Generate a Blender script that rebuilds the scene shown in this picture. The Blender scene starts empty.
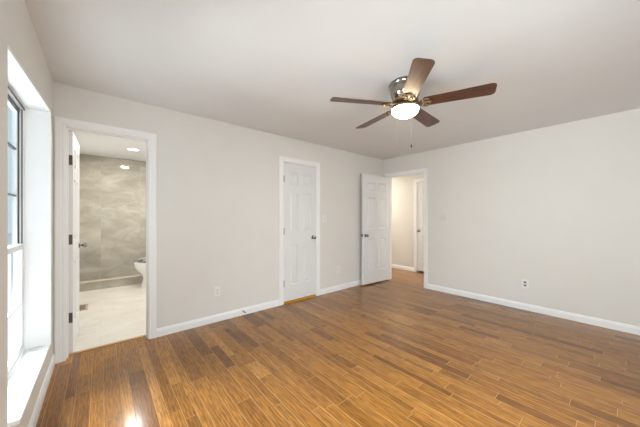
import bpy, bmesh, math, random
from mathutils import Vector, Matrix
random.seed(7)
C = bpy.context.scene.collection
SC = bpy.context.scene
PI = math.pi

H = 2.44
XL, XR, YA, YB = -0.315, 4.415, 3.195, -0.75
WT = 0.115
LW = XL - 0.13

# ------------------------------------------------------------------ camera
cam_d = bpy.data.cameras.new('camera')
cam_d.sensor_width = 36.0
cam_d.lens = 36.0 * 257.6 / 640.0
cam_d.shift_y = 3.3 / 640.0
cam_d.clip_start = 0.02
cam = bpy.data.objects.new('camera', cam_d)
C.objects.link(cam)
cam.location = (0, 0, 1.271)
cam.rotation_euler = (PI / 2, 0, -math.asin(0.64772))
SC.camera = cam

# ------------------------------------------------------------------ world, daylight and added fill
world = bpy.data.worlds.new('sky')
SC.world = world
world.use_nodes = True
bgn = world.node_tree.nodes['Background']
bgn.inputs['Color'].default_value = (0.74, 0.86, 0.97, 1)
bgn.inputs['Strength'].default_value = 0.92


def area_light(name, loc, aim, sx, sy, power, color, spread=180):
    d = bpy.data.lights.new(name, 'AREA')
    d.shape = 'RECTANGLE'; d.size = sx; d.size_y = sy
    d.energy = power; d.color = color; d.spread = math.radians(spread)
    o = bpy.data.objects.new(name, d); C.objects.link(o)
    o.location = loc
    o.rotation_euler = (Vector(aim) - Vector(loc)).to_track_quat('-Z', 'Y').to_euler()
    return o


DAY = (0.935, 0.975, 1.0)
# bright part of the sky, high outside the window on the left
area_light('sky_light_left', (-2.0, 3.9, 4.7), (-0.2, 2.2, 1.1), 2.2, 2.2, 1400, DAY)
# added lamp low outside the same window, brightening the ceiling
area_light('fill_light_low_left', (-4.0, 4.3, -0.1), (0.2, 2.2, 1.9), 3.0, 2.0, 750, DAY)
# added fill lamps outside two made-up windows behind and beside the camera
area_light('fill_light_rear', (1.6, -1.6, 1.95), (1.9, 2.0, 0.75), 1.4, 1.1, 136, DAY)
area_light('fill_light_side', (-0.62, 0.12, 1.40), (2.0, 0.3, 0.35), 0.95, 1.35, 58, DAY, 125)

SC.view_settings.view_transform = 'Standard'
SC.view_settings.look = 'None'
SC.view_settings.gamma = 1.0
SC.view_settings.exposure = 0.06
SC.view_settings.use_curve_mapping = False
SC.cycles.use_denoising = True
SC.cycles.max_bounces = 14
SC.cycles.diffuse_bounces = 8
SC.cycles.sample_clamp_indirect = 6.0

# ------------------------------------------------------------------ materials


def nt(name):
    m = bpy.data.materials.new(name)
    m.use_nodes = True
    return m, m.node_tree.nodes, m.node_tree.links, m.node_tree.nodes['Principled BSDF']


def paint(name, col, rough=0.6, var=0.02, scale=30, bump=0.0, metal=0.0, spec=0.4):
    m, N, L, P = nt(name)
    tc = N.new('ShaderNodeTexCoord')
    no = N.new('ShaderNodeTexNoise'); no.inputs['Scale'].default_value = scale; no.inputs['Detail'].default_value = 3
    L.new(tc.outputs['Object'], no.inputs['Vector'])
    rp = N.new('ShaderNodeValToRGB')
    rp.color_ramp.elements[0].position = 0.3; rp.color_ramp.elements[1].position = 0.7
    rp.color_ramp.elements[0].color = tuple(c * (1 - var) for c in col) + (1,)
    rp.color_ramp.elements[1].color = tuple(min(1, c * (1 + var)) for c in col) + (1,)
    L.new(no.outputs['Fac'], rp.inputs['Fac'])
    L.new(rp.outputs['Color'], P.inputs['Base Color'])
    P.inputs['Roughness'].default_value = rough
    P.inputs['Metallic'].default_value = metal
    P.inputs['Specular IOR Level'].default_value = spec
    if bump:
        b = N.new('ShaderNodeBump'); b.inputs['Strength'].default_value = bump; b.inputs['Distance'].default_value = 0.002
        n2 = N.new('ShaderNodeTexNoise'); n2.inputs['Scale'].default_value = scale * 6
        L.new(tc.outputs['Object'], n2.inputs['Vector'])
        L.new(n2.outputs['Fac'], b.inputs['Height']); L.new(b.outputs['Normal'], P.inputs['Normal'])
    return m


def emitter(name, col, strength):
    m, N, L, P = nt(name)
    P.inputs['Base Color'].default_value = (*col, 1)
    P.inputs['Emission Color'].default_value = (*col, 1)
    P.inputs['Emission Strength'].default_value = strength
    P.inputs['Roughness'].default_value = 0.4
    return m


def glass_mat(name):
    m, N, L, P = nt(name)
    N.remove(P)
    out = [n for n in N if n.type == 'OUTPUT_MATERIAL'][0]
    tr = N.new('ShaderNodeBsdfTransparent'); tr.inputs['Color'].default_value = (0.95, 0.97, 0.97, 1)
    gl = N.new('ShaderNodeBsdfGlossy'); gl.inputs['Roughness'].default_value = 0.02
    lw = N.new('ShaderNodeLayerWeight'); lw.inputs['Blend'].default_value = 0.5
    pw = N.new('ShaderNodeMath'); pw.operation = 'POWER'; pw.inputs[1].default_value = 5.0
    fr = N.new('ShaderNodeMath'); fr.operation = 'MULTIPLY_ADD'; fr.inputs[1].default_value = 0.25; fr.inputs[2].default_value = 0.04
    L.new(lw.outputs['Facing'], pw.inputs[0]); L.new(pw.outputs[0], fr.inputs[0])
    mx = N.new('ShaderNodeMixShader')
    L.new(fr.outputs[0], mx.inputs['Fac']); L.new(tr.outputs['BSDF'], mx.inputs[1]); L.new(gl.outputs['BSDF'], mx.inputs[2])
    L.new(mx.outputs['Shader'], out.inputs['Surface'])
    return m


def oak_floor(name):
    m, N, L, P = nt(name)
    at = N.new('ShaderNodeAttribute'); at.attribute_name = 'plank'
    sep = N.new('ShaderNodeSeparateColor'); L.new(at.outputs['Color'], sep.inputs['Color'])
    tc = N.new('ShaderNodeTexCoord')
    # every plank gets its own offset into the grain
    off = N.new('ShaderNodeCombineXYZ')
    mu = N.new('ShaderNodeMath'); mu.operation = 'MULTIPLY'; mu.inputs[1].default_value = 37.0
    L.new(sep.outputs['Red'], mu.inputs[0])
    mu2 = N.new('ShaderNodeMath'); mu2.operation = 'MULTIPLY'; mu2.inputs[1].default_value = 23.0
    L.new(sep.outputs['Green'], mu2.inputs[0])
    L.new(mu.outputs[0], off.inputs['X']); L.new(mu2.outputs[0], off.inputs['Y']); L.new(mu.outputs[0], off.inputs['Z'])
    ad = N.new('ShaderNodeVectorMath'); ad.operation = 'ADD'
    L.new(tc.outputs['Object'], ad.inputs[0]); L.new(off.outputs[0], ad.inputs[1])
    mp = N.new('ShaderNodeMapping'); mp.inputs['Scale'].default_value = (1.0, 0.13, 1.0)
    L.new(ad.outputs[0], mp.inputs['Vector'])
    # broad cathedral figure
    wv = N.new('ShaderNodeTexWave'); wv.wave_type = 'BANDS'; wv.bands_direction = 'X'
    wv.inputs['Scale'].default_value = 17.0; wv.inputs['Distortion'].default_value = 7.0
    wv.inputs['Detail'].default_value = 4.0; wv.inputs['Detail Scale'].default_value = 2.2
    L.new(mp.outputs[0], wv.inputs['Vector'])
    # fine pores
    mp2 = N.new('ShaderNodeMapping'); mp2.inputs['Scale'].default_value = (1.0, 0.11, 1.0)
    L.new(ad.outputs[0], mp2.inputs['Vector'])
    n1 = N.new('ShaderNodeTexNoise'); n1.inputs['Scale'].default_value = 105; n1.inputs['Detail'].default_value = 4
    L.new(mp2.outputs[0], n1.inputs['Vector'])
    # slow blotches
    mp3 = N.new('ShaderNodeMapping'); mp3.inputs['Scale'].default_value = (1.0, 0.3, 1.0)
    L.new(ad.outputs[0], mp3.inputs['Vector'])
    n2 = N.new('ShaderNodeTexNoise'); n2.inputs['Scale'].default_value = 9; n2.inputs['Detail'].default_value = 3
    L.new(mp3.outputs[0], n2.inputs['Vector'])
    base = N.new('ShaderNodeValToRGB')
    cr = base.color_ramp
    cr.elements[0].position = 0.0; cr.elements[0].color = (0.180, 0.068, 0.011, 1)
    cr.elements[1].position = 1.0; cr.elements[1].color = (0.52, 0.265, 0.075, 1)
    e = cr.elements.new(0.25); e.color = (0.305, 0.128, 0.022, 1)
    e = cr.elements.new(0.7); e.color = (0.405, 0.182, 0.040, 1)
    L.new(sep.outputs['Blue'], base.inputs['Fac'])

    def mult(a, fac_out, lo, hi, p0, p1):
        mr = N.new('ShaderNodeMapRange')
        mr.inputs['From Min'].default_value = p0; mr.inputs['From Max'].default_value = p1
        mr.inputs['To Min'].default_value = lo; mr.inputs['To Max'].default_value = hi
        L.new(fac_out, mr.inputs['Value'])
        vm = N.new('ShaderNodeVectorMath'); vm.operation = 'SCALE'
        L.new(a, vm.inputs[0]); L.new(mr.outputs[0], vm.inputs['Scale'])
        return vm.outputs[0]
    c = mult(base.outputs['Color'], wv.outputs['Fac'], 0.78, 1.10, 0.1, 0.8)
    c = mult(c, n1.outputs['Fac'], 0.68, 1.18, 0.34, 0.60)
    c = mult(c, n2.outputs['Fac'], 0.82, 1.12, 0.3, 0.7)
    L.new(c, P.inputs['Base Color'])
    rr = N.new('ShaderNodeMapRange'); rr.inputs['To Min'].default_value = 0.24; rr.inputs['To Max'].default_value = 0.36
    L.new(n2.outputs['Fac'], rr.inputs['Value']); L.new(rr.outputs[0], P.inputs['Roughness'])
    P.inputs['Specular IOR Level'].default_value = 0.12
    P.inputs['Coat Weight'].default_value = 0.62; P.inputs['Coat Roughness'].default_value = 0.15
    bp = N.new('ShaderNodeBump'); bp.inputs['Strength'].default_value = 0.12; bp.inputs['Distance'].default_value = 0.001
    L.new(n1.outputs['Fac'], bp.inputs['Height']); L.new(bp.outputs['Normal'], P.inputs['Normal'])
    return m


def stone_tile(name, c0, c1, c2, grout, tw, th, vertical, rough, gw=0.004, freq=1.9):
    m, N, L, P = nt(name)
    tc = N.new('ShaderNodeTexCoord')
    mp = N.new('ShaderNodeMapping')
    if vertical:
        mp.inputs['Rotation'].default_value = (-PI / 2, 0, 0)
    L.new(tc.outputs['Object'], mp.inputs['Vector'])
    br = N.new('ShaderNodeTexBrick')
    br.inputs['Scale'].default_value = 1.0
    br.inputs['Mortar Size'].default_value = gw
    br.inputs['Mortar Smooth'].default_value = 0.1
    br.inputs['Brick Width'].default_value = tw; br.inputs['Row Height'].default_value = th
    br.offset = 0.5 if not vertical else 0.0
    br.inputs['Color1'].default_value = (0, 0, 0, 1); br.inputs['Color2'].default_value = (1, 1, 1, 1)
    br.inputs['Mortar'].default_value = (0.5, 0.5, 0.5, 1)
    L.new(mp.outputs[0], br.inputs['Vector'])
    sh = N.new('ShaderNodeVectorMath'); sh.operation = 'SCALE'; sh.inputs['Scale'].default_value = 1.7
    L.new(br.outputs['Color'], sh.inputs[0])
    ad = N.new('ShaderNodeVectorMath'); ad.operation = 'ADD'
    L.new(tc.outputs['Object'], ad.inputs[0]); L.new(sh.outputs[0], ad.inputs[1])
    rot = N.new('ShaderNodeMapping'); rot.inputs['Rotation'].default_value = (0.2, 0.6, 0.2)
    rot.inputs['Scale'].default_value = (1.1, 1.3, 2.0)
    L.new(ad.outputs[0], rot.inputs['Vector'])
    no = N.new('ShaderNodeTexNoise'); no.inputs['Scale'].default_value = freq; no.inputs['Detail'].default_value = 7
    no.inputs['Roughness'].default_value = 0.62; no.inputs['Distortion'].default_value = 0.7
    L.new(rot.outputs[0], no.inputs['Vector'])
    rp = N.new('ShaderNodeValToRGB'); r = rp.color_ramp
    r.elements[0].position = 0.32; r.elements[0].color = (*c0, 1)
    r.elements[1].position = 0.68; r.elements[1].color = (*c2, 1)
    e = r.elements.new(0.5); e.color = (*c1, 1)
    L.new(no.outputs['Fac'], rp.inputs['Fac'])
    mx = N.new('ShaderNodeMix'); mx.data_type = 'RGBA'
    L.new(br.outputs['Fac'], mx.inputs['Factor']); L.new(rp.outputs['Color'], mx.inputs['A'])
    mx.inputs['B'].default_value = (*grout, 1)
    L.new(mx.outputs['Result'], P.inputs['Base Color'])
    P.inputs['Roughness'].default_value = rough
    return m


def walnut(name):
    m, N, L, P = nt(name)
    tc = N.new('ShaderNodeTexCoord')
    mp = N.new('ShaderNodeMapping'); mp.inputs['Scale'].default_value = (1.2, 14, 14)
    L.new(tc.outputs['Object'], mp.inputs['Vector'])
    no = N.new('ShaderNodeTexNoise'); no.inputs['Scale'].default_value = 5; no.inputs['Detail'].default_value = 5; no.inputs['Distortion'].default_value = 0.6
    L.new(mp.outputs[0], no.inputs['Vector'])
    rp = N.new('ShaderNodeValToRGB'); r = rp.color_ramp
    r.elements[0].position = 0.3; r.elements[0].color = (0.032, 0.010, 0.005, 1)
    r.elements[1].position = 0.72; r.elements[1].color = (0.110, 0.036, 0.015, 1)
    L.new(no.outputs['Fac'], rp.inputs['Fac']); L.new(rp.outputs['Color'], P.inputs['Base Color'])
    P.inputs['Roughness'].default_value = 0.42
    P.inputs['Specular IOR Level'].default_value = 0.5
    P.inputs['Coat Weight'].default_value = 0.4; P.inputs['Coat Roughness'].default_value = 0.34
    return m


M = dict(
    wall=paint('wall_paint', (0.73, 0.715, 0.685), 0.75, 0.01, 4, 0.05, spec=0.2),
    ceil=paint('ceiling_paint', (0.76, 0.768, 0.775), 0.85, 0.008, 4, 0.05, spec=0.1),
    trim=paint('white_trim_paint', (0.86, 0.867, 0.872), 0.38, 0.008, 12),
    door=paint('white_door_paint', (0.755, 0.762, 0.768), 0.42, 0.008, 12),
    plate=paint('white_plastic', (0.80, 0.795, 0.78), 0.35, 0.008, 40),
    ivory=paint('ivory_plastic', (0.70, 0.68, 0.645), 0.4, 0.01, 40),
    grey_face=paint('grey_receptacle', (0.27, 0.26, 0.25), 0.4, 0.02, 40),
    dark=paint('dark_slot', (0.05, 0.048, 0.045), 0.6, 0.05, 40),
    track=paint('charcoal_track', (0.07, 0.078, 0.09), 0.45, 0.06, 40),
    vinyl=paint('white_vinyl', (0.80, 0.82, 0.83), 0.35, 0.01, 30),
    nickel=paint('brushed_nickel', (0.33, 0.30, 0.27), 0.17, 0.2, 60, metal=1.0),
    hinge=paint('satin_hinge', (0.10, 0.095, 0.085), 0.45, 0.12, 60, metal=0.3),
    bronze=paint('aged_brass', (0.30, 0.22, 0.14), 0.36, 0.15, 50, metal=0.9),
    chain=paint('pale_chain', (0.28, 0.26, 0.23), 0.4, 0.05, 60, metal=0.3),
    fob=paint('dark_fob', (0.05, 0.035, 0.025), 0.4, 0.1, 60),
    porc=paint('white_porcelain', (0.84, 0.835, 0.82), 0.12, 0.005, 20),
    marble=stone_tile('grey_marbled_lid', (0.05, 0.05, 0.052), (0.22, 0.22, 0.22), (0.7, 0.7, 0.69), (0.4, 0.4, 0.4), 5, 5, False, 0.3, freq=14),
    golden=paint('golden_oak', (0.72, 0.34, 0.03), 0.4, 0.12, 18),
    oak=oak_floor('oak_floorboards'),
    seam=paint('floor_seam', (0.44, 0.25, 0.11), 0.5, 0.1, 30),  # pale to stand for highlights on the bevelled plank edges
    walnut=walnut('walnut_blade'),
    glass=glass_mat('window_glass'),
    bowl=emitter('lit_frosted_glass', (1.0, 0.80, 0.54), 27.0),
    downlight=emitter('lit_downlight', (1.0, 0.95, 0.86), 9.0),
    hall_lamp=emitter('lit_hall_lamp', (1.0, 0.87, 0.68), 8.0),
    tile=stone_tile('stone_wall_tile', (0.33, 0.305, 0.25), (0.41, 0.382, 0.32), (0.53, 0.50, 0.43), (0.42, 0.39, 0.34), 0.62, 1.23, True, 0.07),
    bfloor=stone_tile('cream_floor_tile', (0.58, 0.54, 0.47), (0.66, 0.625, 0.56), (0.72, 0.69, 0.64), (0.58, 0.54, 0.47), 1.2, 0.3, False, 0.30, 0.003),
    curbcap=paint('tan_stone', (0.52, 0.45, 0.36), 0.25, 0.12, 12),
    register=paint('tan_register', (0.40, 0.33, 0.24), 0.4, 0.08, 40),
    gap_strip=paint('dark_gap_strip', (0.04, 0.033, 0.028), 0.9, 0.2, 200),  # dark colour of the strip under the hall door
    lawn=paint('overexposed_ground', (0.74, 0.76, 0.77), 0.9, 0.15, 2),
)

# ------------------------------------------------------------------ mesh helpers


def V(*a): return Vector(a)


class MB:
    def __init__(s): s.bm = bmesh.new()

    def box(s, lo, hi, bev=0.0, seg=1):
        r = bmesh.ops.create_cube(s.bm, size=1.0)
        c = (Vector(lo) + Vector(hi)) / 2; d = Vector(hi) - Vector(lo)
        for v in r['verts']:
            v.co = Vector((c[i] + v.co[i] * d[i] for i in range(3)))
        if bev:
            es = list({e for v in r['verts'] for e in v.link_edges})
            bmesh.ops.bevel(s.bm, geom=es, offset=bev, segments=seg, affect='EDGES')
        return s

    def face(s, pts):
        return s.bm.faces.new([s.bm.verts.new(p) for p in pts])

    def lathe(s, prof, center=(0, 0, 0), axis='Z', n=32, cap=True):
        rings = []
        c = Vector(center)
        for r, h in prof:
            ring = []
            for k in range(n):
                a = 2 * PI * k / n
                x, y = r * math.cos(a), r * math.sin(a)
                p = {'Z': (x, y, h), 'Y': (x, h, y), 'X': (h, x, y)}[axis]
                ring.append(s.bm.verts.new(c + Vector(p)))
            rings.append(ring)
        for a, b in zip(rings, rings[1:]):
            for k in range(n):
                s.bm.faces.new((a[k], a[(k + 1) % n], b[(k + 1) % n], b[k]))
        if cap:
            for ring in (rings[0], rings[-1]):
                s.bm.faces.new(ring)
        return s

    def loft(s, rings, cap=True):
        rs = [[s.bm.verts.new(p) for p in ring] for ring in rings]
        n = len(rs[0])
        for a, b in zip(rs, rs[1:]):
            for k in range(n):
                s.bm.faces.new((a[k], a[(k + 1) % n], b[(k + 1) % n], b[k]))
        if cap:
            s.bm.faces.new(rs[0]); s.bm.faces.new(rs[-1])
        return s

    def tube(s, pts, r, n=8):
        rings = []
        pts = [Vector(p) for p in pts]
        for i, p in enumerate(pts):
            t = (pts[min(i + 1, len(pts) - 1)] - pts[max(i - 1, 0)]).normalized()
            u = t.orthogonal().normalized(); w = t.cross(u)
            rings.append([p + r * (math.cos(2 * PI * k / n) * u + math.sin(2 * PI * k / n) * w) for k in range(n)])
        return s.loft(rings)

    def done(s, name, mat, parent=None, smooth=False, loc=None, rot=None):
        bmesh.ops.recalc_face_normals(s.bm, faces=s.bm.faces)
        me = bpy.data.meshes.new(name)
        s.bm.to_mesh(me); s.bm.free()
        me.materials.append(mat)
        if smooth:
            for p in me.polygons: p.use_smooth = True
            me.set_sharp_from_angle(angle=math.radians(40))
        o = bpy.data.objects.new(name, me); C.objects.link(o)
        if parent: o.parent = parent
        if loc: o.location = loc
        if rot: o.rotation_euler = rot
        return o


def tag(o, label=None, cat=None, group=None, kind=None):
    if label: o['label'] = label
    if cat: o['category'] = cat
    if group: o['group'] = group
    if kind: o['kind'] = kind
    return o


def empty(name, loc, rz=0.0):
    o = bpy.data.objects.new(name, None); C.objects.link(o)
    o.empty_display_size = 0.1
    o.location = loc; o.rotation_euler = (0, 0, rz)
    return o


def struct(o, label=None, cat=None): return tag(o, label, cat, None, 'structure')




def wall_mesh(name, fixed, f0, f1, s0, s1, holes, mat, z0=0.0, z1=H):
    """a wall of real thickness with rectangular openings; fixed = 'x' or 'y'"""
    ss = sorted({s0, s1, *[h[0] for h in holes], *[h[1] for h in holes]})
    zs = sorted({z0, z1, *[h[2] for h in holes], *[h[3] for h in holes]})
    ss = [a for a in ss if s0 <= a <= s1]; zs = [a for a in zs if z0 <= a <= z1]

    def solid(i, j):
        if i < 0 or j < 0 or i >= len(ss) - 1 or j >= len(zs) - 1: return False
        cs, cz = (ss[i] + ss[i + 1]) / 2, (zs[j] + zs[j + 1]) / 2
        return not any(h[0] < cs < h[1] and h[2] < cz < h[3] for h in holes)
    mb = MB(); cache = {}

    def vert(s, f, z):
        k = (round(s, 5), round(f, 5), round(z, 5))
        if k not in cache:
            cache[k] = mb.bm.verts.new((f, s, z) if fixed == 'x' else (s, f, z))
        return cache[k]
    for i in range(len(ss) - 1):
        for j in range(len(zs) - 1):
            if not solid(i, j): continue
            a, b, c, d = ss[i], ss[i + 1], zs[j], zs[j + 1]
            for f in (f0, f1):
                mb.bm.faces.new([vert(a, f, c), vert(b, f, c), vert(b, f, d), vert(a, f, d)])
            for di, dj, p, q in ((-1, 0, (a, c), (a, d)), (1, 0, (b, c), (b, d)), (0, -1, (a, c), (b, c)), (0, 1, (a, d), (b, d))):
                if not solid(i + di, j + dj):
                    mb.bm.faces.new([vert(p[0], f0, p[1]), vert(q[0], f0, q[1]), vert(q[0], f1, q[1]), vert(p[0], f1, p[1])])
    return mb.done(name, mat)


# ------------------------------------------------------------------ floor
def plank_floor():
    bm = bmesh.new()
    lay = bm.loops.layers.color.new('plank')
    bevel = 0.0013; sink = 0.0012
    x = XL - 0.02
    widths = [0.083, 0.070, 0.057, 0.095, 0.083, 0.057, 0.108]
    i = 0
    prev = None
    while x < 5.56:
        w = random.choice(widths)
        x1 = min(x + w, 5.56)
        ya, yb = (YB - 0.02, 3.312) if x < XR + 0.02 else (0.9, 5.4)
        y = ya - random.uniform(0, 0.9)
        while y < yb:
            ln = random.choice([0.25, 0.4, 0.55, 0.7, 0.85, 1.0]) * random.uniform(0.85, 1.15)
            c0, c1 = max(y, ya), min(y + ln, yb)
            y += ln
            if c1 - c0 < 0.01: continue
            t = min(max(random.gauss(0.56, 0.13), 0.26), 1.0)
            if random.random() < 0.06: t = 0.04
            col = (random.random(), random.random(), t, 1)
            o = [bm.verts.new((px, py, -sink)) for px, py in ((x, c0), (x1, c0), (x1, c1), (x, c1))]
            n = [bm.verts.new((px, py, 0)) for px, py in ((x + bevel, c0 + bevel), (x1 - bevel, c0 + bevel), (x1 - bevel, c1 - bevel), (x + bevel, c1 - bevel))]
            fs = [bm.faces.new(n)]
            for k in range(4):
                f = bm.faces.new((o[k], o[(k + 1) % 4], n[(k + 1) % 4], n[k])); f.material_index = 1
                fs.append(f)
            for f in fs:
                for lp in f.loops: lp[lay] = col
        x = x1
    bmesh.ops.recalc_face_normals(bm, faces=bm.faces)
    # closed underside so that the floor is a slab
    me = bpy.data.meshes.new('floor'); bm.to_mesh(me); bm.free()
    me.materials.append(M['oak']); me.materials.append(M['seam'])
    o = bpy.data.objects.new('floor', me); C.objects.link(o)
    return o


struct(plank_floor(), 'glossy brown oak plank floor', 'floor')
struct(MB().box((LW, YB - 0.12, -0.08), (5.75, 6.75, -0.004)).done('floor_base', M['seam']), 'slab beneath the floorboards', 'floor')
struct(MB().box((LW, 3.312, -0.004), (1.35, 6.7, 0.0)).done('floor_bathroom', M['bfloor']), 'cream stone tile bathroom floor', 'floor')
struct(MB().box((LW, YB - 0.12, H), (5.75, 6.75, H + 0.08)).done('ceiling', M['ceil']), 'flat off-white ceiling', 'ceiling')

# ------------------------------------------------------------------ walls
W0, W1, WZ0, WZ1 = 1.765, 2.66, 0.357, 2.02        # window in the left wall
struct(wall_mesh('wall_left', 'x', LW, XL, YB - 0.12, YA, [(W0, W1 + 0.018, WZ0 - 0.022, WZ1 + 0.018), (-0.4, 0.65, 0.65, 2.05)], M['wall']), 'light grey wall with the tall window', 'wall')
struct(wall_mesh('wall_back', 'y', YA, YA + WT, LW, XR, [(-0.253, 0.391, -1, 2.088), (2.004, 2.652, -1, 2.088)], M['wall']), 'light grey wall holding the bathroom and closet doorways', 'wall')
struct(wall_mesh('wall_right', 'x', XR, XR + WT, YB - 0.12, YA + WT, [(2.297, 3.084, -1, 2.088)], M['wall']), 'plain light grey wall beside the hall doorway', 'wall')
REAR = [(1.0, 2.2, 0.65, 2.05)]  # opening for the made-up rear window
struct(wall_mesh('wall_front', 'y', YB - 0.12, YB, XL, XR, REAR, M['wall']), 'light grey wall with an added, unseen window', 'wall')
# bathroom
struct(MB().box((LW, YA + WT, 0), (LW + 0.1, 6.52, H)).done('wall_bathroom_left', M['wall']))
struct(MB().box((1.25, YA + WT, 0), (1.35, 6.62, H)).done('wall_bathroom_right', M['wall']))
struct(MB().box((LW, 6.52, 0), (1.35, 6.62, H)).done('wall_bathroom_back', M['tile']), 'large-format polished stone tile wall of the shower', 'wall')
cb = MB().box((LW + 0.1, 5.95, 0), (1.25, 6.07, 0.135)).done('trim_curb', M['tile'])
struct(cb, 'stone tiled shower curb', 'curb')
MB().box((LW + 0.1, 5.94, 0.135), (1.25, 6.08, 0.152), 0.003).done('curb_cap', M['curbcap'], cb)
# closet behind the closed door
struct(wall_mesh('wall_closet_back', 'y', 4.0, 4.08, 1.5, 3.3, [], M['wall']))
struct(MB().box((1.5, YA + WT, 0), (1.58, 4.0, H)).done('wall_closet_left', M['wall']))
struct(MB().box((3.22, YA + WT, 0), (3.3, 4.0, H)).done('wall_closet_right', M['wall']))
# hall
HX = 5.55
struct(wall_mesh('wall_hall_back', 'x', HX, HX + 0.11, 0.8, 5.5, [(2.33, 3.103, -1, 2.088)], M['wall']), 'warm-lit hall wall with a white door', 'wall')
struct(MB().box((XR, YA + WT, 0), (XR + WT, 5.5, H)).done('wall_hall_front', M['wall']))
struct(MB().box((XR + WT, 5.4, 0), (HX, 5.5, H)).done('wall_hall_left', M['wall']))
struct(MB().box((XR + WT, 0.8, 0), (HX, 0.9, H)).done('wall_hall_right', M['wall']))
struct(MB().box((HX + 0.14, 2.2, 0), (HX + 0.18, 3.25, H)).done('hall_door_backing', M['wall']))  # plate added behind the hall door to block outside light
struct(MB().box((HX, 2.349, -0.004), (HX + 0.14, 3.085, 0.0)).done('floor_hall_gap', M['gap_strip']), 'dark strip of floor under the hall door', 'floor')
# ground outside the window, its colour paled to read as overexposed
struct(MB().box((-30, -30, -0.5), (30, 40, -0.4)).done('ground', M['lawn']), 'ground outside, coloured pale as if overexposed', 'ground')


# ------------------------------------------------------------------ baseboards, casings, jambs
def mapA(s, z, v): return (s, YA - v, z)
def mapR(s, z, v): return (XR - v, s, z)
def mapL(s, z, v): return (XL + v, s, z)
def mapF(s, z, v): return (s, YB + v, z)
def mapH(s, z, v): return (HX - v, s, z)


BASE_PROF = [(0, 0), (0.0, 0.013), (0.062, 0.013), (0.070, 0.009), (0.078, 0.008), (0.088, 0.003), (0.088, 0)]


def baseboard(name, fmap, s0, s1, label=None):
    mb = MB()
    mb.loft([[fmap(s, z, v) for z, v in BASE_PROF] for s in (s0, s1)])
    return struct(mb.done(name, M['trim']), label, 'baseboard')


baseboard('baseboard_back', mapA, 0.446, 1.945, 'white baseboard between the bathroom and closet doors')
baseboard('baseboard_back.001', mapA, 2.711, XR, 'white baseboard from the closet door to the corner')
baseboard('baseboard_right', mapR, YB, 2.246, 'long white baseboard along the right wall')
baseboard('baseboard_right.001', mapR, 3.137, YA - 0.013, 'short white baseboard between the hall doorway and the corner')
baseboard('baseboard_left', mapL, YB + 0.013, YA, 'white baseboard under the window')
baseboard('baseboard_front', mapF, XL + 0.013, XR - 0.013)
baseboard('baseboard_hall', mapH, 3.155, 5.4, 'white baseboard in the hall')
baseboard('baseboard_hall.001', mapH, 0.9, 2.28)

CAS_PROF = [(0, 0), (0, 0.010), (0.010, 0.013), (0.022, 0.011), (0.030, 0.014), (0.060, 0.017), (0.066, 0.015), (0.067, 0)]


def casing(name, fmap, s0, s1, zt, label):
    mb = MB(); rings = []
    for (ps, pz, ds, dz) in ((s0, 0.0, -1, 0), (s0, zt, -1, 1), (s1, zt, 1, 1), (s1, 0.0, 1, 0)):
        rings.append([fmap(ps + ds * u, pz + dz * u, v) for u, v in CAS_PROF])
    mb.loft(rings)
    return struct(mb.done(name, M['trim']), label, 'door casing')


def jamb(name, fmap, s0, s1, zt, depth, stop, label):
    """door lining: s0..s1 is the clear opening; v runs negative into the wall"""
    mb = MB()
    t = 0.018

    def bx(a, b, c, d, e, f):
        p, q = fmap(a, c, e), fmap(b, d, f)
        mb.box([min(p[i], q[i]) for i in range(3)], [max(p[i], q[i]) for i in range(3)])
    bx(s0 - t, s0, 0, zt + t, 0, -depth)
    bx(s1, s1 + t, 0, zt + t, 0, -depth)
    bx(s0, s1, zt, zt + t, 0, -depth)
    a, b = stop
    bx(s0, s0 + 0.011, 0, zt, -a, -b); bx(s1 - 0.011, s1, 0, zt, -a, -b); bx(s0 + 0.011, s1 - 0.011, zt - 0.011, zt, -a, -b)
    return struct(mb.done(name, M['trim']), label, 'door frame')


casing('trim_1', mapA, -0.240, 0.378, 2.075, 'white casing around the bathroom doorway')
jamb('trim_2', mapA, -0.235, 0.373, 2.07, WT, (0.035, 0.072), 'white jamb lining the bathroom doorway')
casing('trim_3', mapA, 2.017, 2.639, 2.075, 'white casing around the closed closet door')
jamb('trim_4', mapA, 2.022, 2.634, 2.07, WT, (0.045, 0.08), 'white jamb behind the closet door')
casing('trim_5', mapR, 2.310, 3.069, 2.075, 'white casing around the hall doorway')
jamb('trim_6', mapR, 2.315, 3.066, 2.07, WT, (0.045, 0.08), 'white jamb lining the hall doorway')
casing('trim_7', mapH, 2.346, 3.088, 2.075, 'white casing around the door seen in the hall')
jamb('trim_8', mapH, 2.348, 3.085, 2.07, 0.11, (0.06, 0.09), 'white jamb of the door seen in the hall')
struct(MB().box((2.022, YA - 0.002, 0.0), (2.634, YA + WT, 0.014), 0.002).done('trim_threshold', M['golden']), 'golden oak threshold under the closet door', 'threshold')
struct(MB().box((-0.235, YA + WT - 0.025, 0.0), (0.373, YA + WT + 0.012, 0.007), 0.002).done('trim_threshold.001', M['seam']), 'dark wooden threshold at the bathroom doorway', 'threshold')


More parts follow.
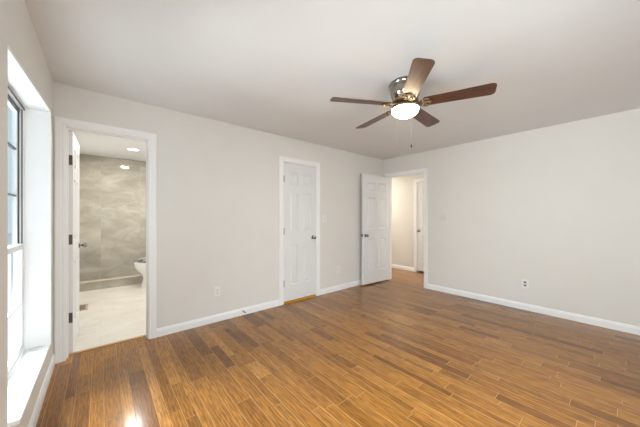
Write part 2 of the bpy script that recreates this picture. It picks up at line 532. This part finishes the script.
# ------------------------------------------------------------------ doors
def door_leaf(name, w, h, loc, rz, t=0.035):
    """six-panel leaf, hinge edge at local x=0, front face y=0, back face y=t"""
    mb = MB(); bm = mb.bm
    st, mu = 0.105 * w / 0.6 if w < 0.65 else 0.112, 0.088
    pw = (w - 2 * st - mu) / 2
    cols = [(st, st + pw), (st + pw + mu, w - st)]
    k = h / 2.04
    rows = [(0.232 * k, 0.828 * k), (1.027 * k, 1.605 * k), (1.722 * k, 1.905 * k)]
    xs = [0, cols[0][0], cols[0][1], cols[1][0], cols[1][1], w]
    zs = [0, rows[0][0], rows[0][1], rows[1][0], rows[1][1], rows[2][0], rows[2][1], h]
    for y, sg in ((0.0, 1), (t, -1)):
        grid = [[bm.verts.new((x, y, z)) for z in zs] for x in xs]
        for i in range(5):
            for j in range(7):
                q = [grid[i][j], grid[i + 1][j], grid[i + 1][j + 1], grid[i][j + 1]]
                if i in (1, 3) and j in (1, 3, 5):
                    ring = q
                    for inset, dep in ((0.004, 0.007), (0.009, 0.016), (0.017, 0.016), (0.040, 0.001)):
                        a, b, c, d = xs[i] + inset, xs[i + 1] - inset, zs[j] + inset, zs[j + 1] - inset
                        nr = [bm.verts.new((px, y + sg * dep, pz)) for px, pz in ((a, c), (b, c), (b, d), (a, d))]
                        for e in range(4):
                            bm.faces.new((ring[e], ring[(e + 1) % 4], nr[(e + 1) % 4], nr[e]))
                        ring = nr
                    bm.faces.new(ring)
                else:
                    bm.faces.new(q)
    # four edges
    for a, b in (((0, 0), (0, h)), ((w, 0), (w, h))):
        mb.face([(a[0], 0, a[1]), (b[0], 0, b[1]), (b[0], t, b[1]), (a[0], t, a[1])])
    for z in (0, h):
        mb.face([(0, 0, z), (w, 0, z), (w, t, z), (0, t, z)])
    bmesh.ops.remove_doubles(bm, verts=bm.verts, dist=1e-5)
    return mb.done(name, M['door'], None, False, loc, (0, 0, rz))


KNOB = [(0.031, 0), (0.031, 0.003), (0.027, 0.007), (0.012, 0.010), (0.0105, 0.024), (0.016, 0.031), (0.0255, 0.040), (0.0285, 0.050), (0.0265, 0.059), (0.017, 0.065), (0.004, 0.067)]


def knobs(door, w, z, t=0.035, sides=(1, -1)):
    for sg in sides:
        mb = MB()
        prof = [(r, -hh if sg > 0 else t + hh) for r, hh in KNOB]
        mb.lathe(prof, (w - 0.062, 0, z), 'Y', 24)
        mb.done('door_knob', M['nickel'], door, True)
    lp = MB().box((w - 0.001, 0.006, z - 0.028), (w + 0.0015, t - 0.006, z + 0.028)).box((w, 0.011, z - 0.008), (w + 0.009, t - 0.011, z + 0.008))
    lp.done('latch_plate', M['hinge'], door)


def hinges(door, zs, y, plate=None):
    for z in zs:
        mb = MB()
        mb.lathe([(0.0085, -0.047), (0.0085, 0.047)], (-0.002, y, z), 'Z', 12)
        mb.lathe([(0.004, 0.045), (0.0055, 0.048), (0.003, 0.053)], (-0.002, y, z), 'Z', 12)
        if plate:
            mb.box((-0.0022, plate[0], z - 0.046), (0.0, plate[1], z + 0.046))
        mb.done('hinge', M['hinge'], door)


# closed closet door
d1 = struct(door_leaf('door_1', 0.604, 2.036, (2.026, YA + 0.006, 0.029), 0), 'closed white six-panel closet door', 'door')
knobs(d1, 0.604, 0.918); hinges(d1, (0.264, 1.028, 1.792), -0.0085, None)
# the open door to the hall, swung back towards the corner
d2 = struct(door_leaf('door_2', 0.756, 2.04, (XR - 0.006, 3.066, 0.022), math.radians(176.3)), 'white six-panel door standing open against the corner', 'door')
knobs(d2, 0.756, 0.905); hinges(d2, (0.25, 1.03, 1.80), -0.006, (0.004, 0.034))
# bathroom door, swung fully into the bathroom
d3 = struct(door_leaf('door_3', 0.600, 2.05, (-0.1995, YA + WT + 0.002, 0.014), math.radians(88.4)), 'white bathroom door opened inwards, seen edge-on', 'door')
knobs(d3, 0.600, 0.945); hinges(d3, (0.322, 1.046, 1.782), 0.041, (0.002, 0.034))
# door in the hall
d4 = struct(door_leaf('door_4', 0.730, 2.03, (HX + 0.02, 2.352 + 0.730, 0.036), math.radians(-90)), 'white door in the hall with a small knob', 'door')
# its knob sits on the edge nearest the bedroom corner
for sg in (1,):
    MB().lathe([(r, -hh) for r, hh in KNOB], (0.048, 0, 0.915), 'Y', 24).done('door_knob', M['nickel'], d4, True)
hinges_mb = MB()

# spring door stop on the baseboard
ds = MB()
ds.lathe([(0.009, 0), (0.011, 0.004), (0.006, 0.006), (0.0055, 0.050), (0.009, 0.052), (0.009, 0.064), (0.005, 0.067)], (0, 0, 0), 'Y', 16)
dstop = ds.done('door_stop', M['grey_face'], None, True, (1.402, YA - 0.0125, 0.052), (0, 0, PI))
tag(dstop, 'small grey door stop on the baseboard left of the closet door', 'door stop')

# ------------------------------------------------------------------ window in the left wall
w1 = empty('window_1', (XL, (W0 + W1) / 2, WZ0)); struct(w1, 'tall white window with dark tracks and a deep sill', 'window')
wo = w1.location.copy()


def wpart(mb, name, mat):
    for v in mb.bm.verts: v.co -= wo
    return mb.done(name, mat, w1)


# far jamb board, proud of the wall
wpart(MB().box((-0.445, W1, WZ0), (-0.2735, W1 + 0.018, WZ1 + 0.018), 0.002), 'jamb', M['trim'])
wpart(MB().box((-0.445, W0, WZ0), (XL - 0.002, W0 + 0.012, WZ1)), 'jamb', M['trim'])
# head board: its front edge runs out from the wall towards the far end
hb = MB()
lo, hi = WZ1, WZ1 + 0.018
A = [(-0.445, W0), (XL - 0.001, W0), (-0.2735, W1 + 0.0), (-0.445, W1 + 0.0)]
hb.loft([[(x, y, lo) for x, y in A], [(x, y, hi) for x, y in A]])
wpart(hb, 'head_board', M['trim'])
wpart(MB().box((-0.445, W0, WZ0 - 0.022), (-0.279, W1 + 0.002, WZ0), 0.003, 2), 'window_sill', M['trim'])
# thin bead on the jamb where the board leaves the wall
wpart(MB().box((-0.3145, W1 - 0.004, WZ0), (-0.2745, W1, WZ1)), 'jamb_bead', M['trim'])
# frame members around the sashes
fr = MB()
fr.box((-0.445, W1 - 0.022, WZ0), (-0.400, W1, WZ1)).box((-0.445, W0 + 0.012, WZ0), (-0.400, W0 + 0.034, WZ1))
fr.box((-0.445, W0 + 0.034, WZ1 - 0.022), (-0.400, W1 - 0.022, WZ1)).box((-0.445, W0 + 0.034, WZ0), (-0.395, W1 - 0.022, WZ0 + 0.020))
wpart(fr, 'window_frame', M['vinyl'])
ZM = 1.075
tr = MB()
for x0, x1 in ((-0.411, -0.405), (-0.428, -0.420)):
    tr.box((x0, W1 - 0.0235, ZM), (x1, W1 - 0.0215, WZ1 - 0.022))
tr.box((-0.4235, W0 + 0.04, WZ1 - 0.046), (-0.418, W1 - 0.024, WZ1 - 0.0225))
tr.box((-0.4005, W0 + 0.04, WZ1 - 0.0225), (-0.3975, W1 - 0.002, WZ1 - 0.010))
wpart(tr, 'sash_track', M['track'])


def sash(name, x0, x1, z0, z1, rails, bars, mat_bar, pane_x):
    y0, y1 = W0 + 0.036, W1 - 0.024
    s = MB()
    st = 0.030
    s.box((x0, y0, z0), (x1, y0 + st, z1)).box((x0, y1 - st, z0), (x1, y1, z1))
    s.box((x0, y0 + st, z0), (x1, y1 - st, z0 + rails[0])).box((x0, y0 + st, z1 - rails[1]), (x1, y1 - st, z1))
    so = wpart(s, name, M['vinyl'])
    m = MB()
    for z in bars:
        m.box((pane_x - 0.008, y0 + st, z - 0.006), (pane_x + 0.008, y1 - st, z + 0.006))
    for k in (1, 2):
        y = y0 + st + (y1 - y0 - 2 * st) * k / 3
        m.box((pane_x - 0.0075, y - 0.008, z0 + rails[0]), (pane_x + 0.0075, y + 0.008, z1 - rails[1]))
    mo = m.done('muntins', mat_bar, so)
    for v in mo.data.vertices: v.co -= wo
    p = MB().box((pane_x - 0.002, y0 + st, z0 + rails[0]), (pane_x + 0.002, y1 - st, z1 - rails[1])).done('pane', M['glass'], so)
    for v in p.data.vertices: v.co -= wo
    return so


up = sash('upper_sash', -0.444, -0.425, ZM - 0.02, WZ1 - 0.022, (0.03, 0.03), (1.41, 1.72), M['track'], -0.436)
lw = sash('lower_sash', -0.423, -0.402, WZ0 + 0.020, ZM + 0.015, (0.045, 0.035), (0.69,), M['vinyl'], -0.412)
# dark glazing edge on the upper sash
e = MB().box((-0.4255, W1 - 0.034, ZM + 0.015), (-0.4235, W1 - 0.0245, WZ1 - 0.022)).done('glazing_edge', M['track'], up)
for v in e.data.vertices: v.co -= wo

# two made-up windows behind and beside the camera, added for fill light
for n, (fm, a, b, c, d) in enumerate(((mapF, *REAR[0]), (mapL, -0.4, 0.65, 0.65, 2.05))):
    wn = empty('window_%d' % (n + 2), fm((a + b) / 2, c, 0)); struct(wn, 'made-up white double-hung window out of view, added for fill light', 'window')
    o = Vector(wn.location)

    def pb(mb, s0, s1, v0, v1, z0, z1):
        p, q = fm(s0, z0, v0), fm(s1, z1, v1)
        return mb.box([min(p[i], q[i]) for i in range(3)], [max(p[i], q[i]) for i in range(3)])
    f, g, sl = MB(), MB(), MB()
    pb(f, a, a + 0.05, -0.10, -0.05, c, d); pb(f, b - 0.05, b, -0.10, -0.05, c, d)
    pb(f, a + 0.05, b - 0.05, -0.10, -0.05, c, c + 0.05); pb(f, a + 0.05, b - 0.05, -0.10, -0.05, d - 0.05, d)
    pb(f, a + 0.05, b - 0.05, -0.095, -0.055, (c + d) / 2 - 0.025, (c + d) / 2 + 0.025)
    pb(g, a + 0.05, b - 0.05, -0.078, -0.074, c + 0.05, d - 0.05)
    pb(sl, a, b, -0.05, 0.025, c, c + 0.02)
    for mb, nm, mt in ((f, 'window_frame', M['vinyl']), (g, 'pane', M['glass']), (sl, 'window_sill', M['trim'])):
        for v in mb.bm.verts: v.co -= o
        mb.done(nm, mt, wn)


# ------------------------------------------------------------------ wall plates
def rounded_plate(w, h, t=0.006):
    return MB().box((-w / 2, -t, -h / 2), (w / 2, 0, h / 2), 0.0022, 2)


def outlet(loc, rz, label, face='plate'):
    r = empty('wall_outlet', loc, rz)
    tag(r, label, 'outlet')
    rounded_plate(0.073, 0.118).done('cover_plate', M['plate'], r, True)
    for z in (-0.0205, 0.0205):
        k = MB()
        pts = [(0.0168 * math.copysign(min(1, abs(1.25 * math.cos(a))), math.cos(a)), 0.0145 * math.sin(a)) for a in [2 * PI * q / 20 for q in range(20)]]
        k.loft([[(x, y, z + zz) for x, zz in pts] for y in (-0.0055, -0.0085)])
        rc = k.done('receptacle', M[face], r)
        s = MB()
        s.box((-0.0085, -0.0092, z - 0.001), (-0.0055, -0.0083, z + 0.0085)).box((0.0055, -0.0092, z - 0.001), (0.0085, -0.0083, z + 0.0075))
        s.lathe([(0.0028, -0.0092), (0.0028, -0.0083)], (0, 0, z - 0.0075), 'Y', 10)
        s.done('slots', M['dark'], rc)
    MB().lathe([(0.003, -0.0075), (0.003, -0.0055)], (0, 0, 0), 'Y', 10).done('screw', M['hinge'], r)
    return r


def switch(loc, rz, label, gangs=1, face='plate'):
    r = empty('light_switch', loc, rz)
    tag(r, label, 'light switch')
    w = 0.073 + 0.046 * (gangs - 1)
    rounded_plate(w, 0.118).done('cover_plate', M[face], r, True)
    for g in range(gangs):
        x = (g - (gangs - 1) / 2) * 0.046
        t = MB()
        t.loft([[(x - 0.005, -0.0055, -0.011), (x + 0.005, -0.0055, -0.011), (x + 0.005, -0.0055, 0.011), (x - 0.005, -0.0055, 0.011)],
                [(x - 0.004, -0.017, 0.004), (x + 0.004, -0.017, 0.004), (x + 0.004, -0.015, 0.011), (x - 0.004, -0.015, 0.011)]])
        t.done('toggle', M[face], r)
        MB().box((x - 0.0075, -0.0064, -0.0135), (x - 0.0052, -0.0058, 0.0135)).box((x + 0.0052, -0.0064, -0.0135), (x + 0.0075, -0.0058, 0.0135)).done('toggle_slot', M['hinge'], r)
        for z in (-0.03, 0.03):
            MB().lathe([(0.003, -0.0075), (0.003, -0.0055)], (x, 0, z), 'Y', 10).done('screw', M['hinge'], r)
    return r


outlet((1.076, YA, 0.365), 0, 'white outlet low on the wall between the bathroom and closet doors')
outlet((3.13, YA, 0.357), 0, 'white outlet on the wall between the closet door and the open door')
outlet((XR, 0.866, 0.356), -PI / 2, 'white outlet above the baseboard on the long plain right-hand wall', 'grey_face')
switch((2.812, YA, 1.238), 0, 'single white light switch beside the closed closet door')
switch((XR, 1.972, 1.252), -PI / 2, 'wide double light switch on the right wall beside the hall doorway', 2, 'ivory')

# ------------------------------------------------------------------ ceiling fan
FX, FY = 2.03, 1.236
fan = empty('ceiling_fan', (FX, FY, H))
tag(fan, 'five-blade walnut ceiling fan with a lit frosted bowl, close against the ceiling', 'ceiling fan')
ZB = 2.25 - H           # blade plane
hs = MB()
hs.lathe([(0.128, 0), (0.134, -0.004), (0.136, -0.016), (0.130, -0.022), (0.128, -0.040), (0.131, -0.044), (0.131, -0.050), (0.127, -0.054),
          (0.124, -0.090), (0.119, -0.112), (0.107, -0.132), (0.100, -0.140), (0.094, -0.146)], (0, 0, 0), 'Z', 48)
hs.done('motor_housing', M['nickel'], fan, True)
vr = MB()
for k in range(24):
    a = 2 * PI * k / 24
    c, s_ = math.cos(a), math.sin(a)
    p = [(0.098, -0.146), (0.113, -0.124), (0.109, -0.120), (0.094, -0.142)]
    vr.loft([[(r * c - q * s_, r * s_ + q * c, z) for r, z in p] for q in (-0.004, 0.004)])
vr.done('vent_ring', M['bronze'], fan)
MB().lathe([(0.088, -0.140), (0.104, -0.150), (0.112, -0.158), (0.112, -0.174), (0.098, -0.182), (0.070, -0.185)], (0, 0, 0), 'Z', 40).done('flywheel', M['bronze'], fan, True)
MB().lathe([(0.060, -0.180), (0.066, -0.186), (0.075, -0.194), (0.108, -0.206), (0.120, -0.212), (0.121, -0.225), (0.115, -0.229)], (0, 0, 0), 'Z', 48).done('light_fitter', M['bronze'], fan, True)
bw = []
for i in range(13):
    a = i / 12 * PI / 2
    bw.append((0.114 * math.cos(a) + 0.0005, -0.2285 - 0.073 * math.sin(a)))
MB().lathe(bw, (0, 0, 0), 'Z', 48).done('light_bowl', M['bowl'], fan, True)


def blade_mesh():
    mb = MB(); N = 14
    top, bot = [], []
    out = []
    r0, r1 = 0.150, 0.666
    # outline: tapered, rounded outer end
    w0, w1 = 0.056, 0.069
    out += [(r0, -w0 + 0.008), (r0 + 0.008, -w0)]
    out += [(r1 - 0.035, -w1)]
    for k in range(1, 8):
        a = -PI / 2 + k / 8 * PI / 2
        out.append((r1 - 0.035 + 0.035 * math.cos(a), -w1 + 0.035 + 0.035 * math.sin(a)))
    for k in range(0, 8):
        a = k / 8 * PI / 2
        out.append((r1 - 0.035 + 0.035 * math.cos(a), w1 - 0.035 + 0.035 * math.sin(a)))
    out += [(r1 - 0.035, w1), (r0 + 0.008, w0), (r0, w0 - 0.008)]
    mb.loft([[(x, y, z) for x, y in out] for z in (-0.003, 0.003)])
    return mb


def iron_mesh():
    mb = MB()
    # arm from the flywheel
    ring = lambda x, w, z, t: [(x, -w, z - t), (x, w, z - t), (x, w, z + t), (x, -w, z + t)]
    mb.loft([ring(0.082, 0.018, 0.006, 0.005), ring(0.098, 0.013, 0.003, 0.005), ring(0.112, 0.011, -0.004, 0.005), ring(0.126, 0.012, -0.008, 0.004), ring(0.145, 0.018, -0.008, 0.003)])
    # open oval plate under the blade root: two side scrolls and a crown
    for sg in (1, -1):
        pts = [(0.124, 0.006 * sg, -0.008), (0.132, 0.034 * sg, -0.009), (0.158, 0.048 * sg, -0.009), (0.188, 0.040 * sg, -0.009), (0.205, 0.012 * sg, -0.009), (0.209, 0.0, -0.009)]
        mb.tube(pts, 0.0085, 8)
    mb.tube([(0.130, 0, -0.008), (0.170, 0, -0.009), (0.209, 0, -0.009)], 0.006, 8)
    for x, y in ((0.166, 0.022), (0.166, -0.022), (0.197, 0.0)):
        mb.lathe([(0.006, -0.016), (0.0075, -0.012), (0.0075, -0.003)], (x, y, 0), 'Z', 10)
    return mb


bm0 = im0 = None
PITCH = math.radians(-12)
for k in range(5):
    ang = math.radians(293.43 - 72 * k)
    if k == 0:
        b = blade_mesh().done('fan_blade', M['walnut'], fan); ir = iron_mesh().done('blade_bracket', M['bronze'], b, True)
        b0, i0 = b, ir
    else:
        b = b0.copy(); C.objects.link(b); b.parent = fan
        ir = i0.copy(); C.objects.link(ir); ir.parent = b
    b.location = (0, 0, ZB)
    b.rotation_euler = (PITCH, 0, ang)
# pull chains
rt, fw = Vector((0.762, -0.648)), Vector((0.648, 0.762))
for (r_, f_, z0, z1, fm, fr_) in ((-0.012, 0.114, -0.20, -0.575, 'chain', 0.005), (0.088, 0.100, -0.20, -0.505, 'fob', 0.007)):
    p = rt * r_ + fw * f_
    ch = MB().tube([(p.x * 0.9, p.y * 0.9, -0.204), (p.x * 1.02, p.y * 1.02, -0.212), (p.x * 1.02, p.y * 1.02, -0.24), (p.x * 1.02, p.y * 1.02, z1)], 0.0005, 6).done('pull_chain', M['chain'], fan)
    MB().lathe([(0.002, z1 + 0.004), (fr_ * 0.7, z1 - 0.004), (fr_, z1 - 0.018), (fr_ * 0.6, z1 - 0.030), (0.002, z1 - 0.033)], (p.x * 1.02, p.y * 1.02, 0), 'Z', 14).done('chain_fob', M[fm], ch, True)

# ------------------------------------------------------------------ bathroom things
toi = empty('toilet', (0.82, 5.66, 0.0))
tag(toi, 'white toilet in front of the stone shower curb, grey marbled lid', 'toilet')


def egg(cx, rx_f, rx_b, ry, z, n=28):
    pts = []
    for k in range(n):
        a = 2 * PI * k / n
        c = math.cos(a)
        pts.append((cx + (rx_f if c < 0 else rx_b) * c, ry * math.sin(a), z))
    return pts


tb = MB()
tb.loft([egg(-0.05, 0.225, 0.24, 0.115, 0.0), egg(-0.05, 0.215, 0.235, 0.108, 0.03), egg(-0.05, 0.185, 0.23, 0.100, 0.14), egg(-0.07, 0.180, 0.24, 0.115, 0.22),
         egg(-0.10, 0.225, 0.26, 0.155, 0.30), egg(-0.11, 0.250, 0.27, 0.178, 0.36), egg(-0.11, 0.258, 0.27, 0.185, 0.405), egg(-0.11, 0.255, 0.27, 0.183, 0.425)])
tb.done('toilet_bowl', M['porc'], toi, True)
MB().loft([egg(-0.11, 0.262, 0.20, 0.188, 0.425), egg(-0.11, 0.264, 0.20, 0.190, 0.435), egg(-0.11, 0.260, 0.20, 0.187, 0.448)]).done('seat', M['porc'], toi, True)
MB().loft([egg(-0.10, 0.230, 0.20, 0.180, 0.449), egg(-0.10, 0.236, 0.20, 0.184, 0.470), egg(-0.10, 0.226, 0.19, 0.174, 0.505), egg(-0.10, 0.17, 0.16, 0.13, 0.520)]).done('toilet_lid', M['marble'], toi, True)
MB().box((0.16, -0.20, 0.40), (0.36, 0.20, 0.76), 0.02, 3).done('tank', M['porc'], toi, True)
MB().box((0.15, -0.21, 0.76), (0.37, 0.21, 0.795), 0.008, 2).done('tank_lid', M['porc'], toi, True)

reg = empty('floor_register', (-0.215, 4.90, 0.0))
tag(reg, 'tan metal vent cover in the cream bathroom floor', 'floor vent')
rf = MB()
rf.box((-0.075, -0.15, 0), (0.075, -0.125, 0.006)).box((-0.075, 0.125, 0), (0.075, 0.15, 0.006)).box((-0.075, -0.125, 0), (-0.050, 0.125, 0.006)).box((0.050, -0.125, 0), (0.075, 0.125, 0.006))
rf.done('register_frame', M['register'], reg)
MB().box((-0.050, -0.125, 0), (0.050, 0.125, 0.0015)).done('opening', M['dark'], reg)
lv = MB()
for k in range(9):
    y = -0.11 + k * 0.0275
    lv.box((-0.050, y - 0.003, 0.0015), (0.050, y + 0.003, 0.005))
lv.done('louvers', M['register'], reg)


def lamp_in(parent, z, power, color, size):
    d = bpy.data.lights.new('lamp', 'AREA'); d.shape = 'DISK'; d.size = size; d.energy = power; d.color = color
    o = bpy.data.objects.new('lamp', d); C.objects.link(o); o.parent = parent; o.location = (0, 0, z)
    return o


def downlight(x, y, power, label):
    r = empty('ceiling_downlight', (x, y, H)); tag(r, label, 'ceiling light')
    MB().lathe([(0.075, 0.0), (0.085, 0.0), (0.085, -0.004), (0.075, -0.006)], (0, 0, 0), 'Z', 32, False).done('trim_ring', M['plate'], r, True)
    MB().lathe([(0.0745, 0.0), (0.0745, -0.004)], (0, 0, 0), 'Z', 32).done('diffuser', M['downlight'], r)
    lamp_in(r, -0.008, power, (1.0, 0.985, 0.95), 0.14)


downlight(0.425, 5.5, 21, 'round recessed ceiling light seen through the bathroom doorway')
downlight(1.1, 4.2, 21, 'added unseen round ceiling light that brightens the bathroom')  # added out of view to brighten the bathroom


def hall_light(x, y, power, label):
    r = empty('flush_ceiling_light', (x, y, H)); tag(r, label, 'ceiling light')
    MB().lathe([(0.15, 0), (0.15, -0.02), (0.14, -0.03)], (0, 0, 0), 'Z', 32).done('canopy', M['nickel'], r, True)
    MB().lathe([(0.135, -0.028), (0.125, -0.06), (0.08, -0.088), (0.02, -0.096)], (0, 0, 0), 'Z', 32).done('light_bowl', M['hall_lamp'], r, True)
    lamp_in(r, -0.105, power, (1.0, 0.92, 0.79), 0.2)


hall_light(4.85, 4.3, 22, 'flush ceiling light in the hall nearest the bedroom corner')
hall_light(4.95, 1.5, 14, 'flush ceiling light in the hall beyond the doorway')
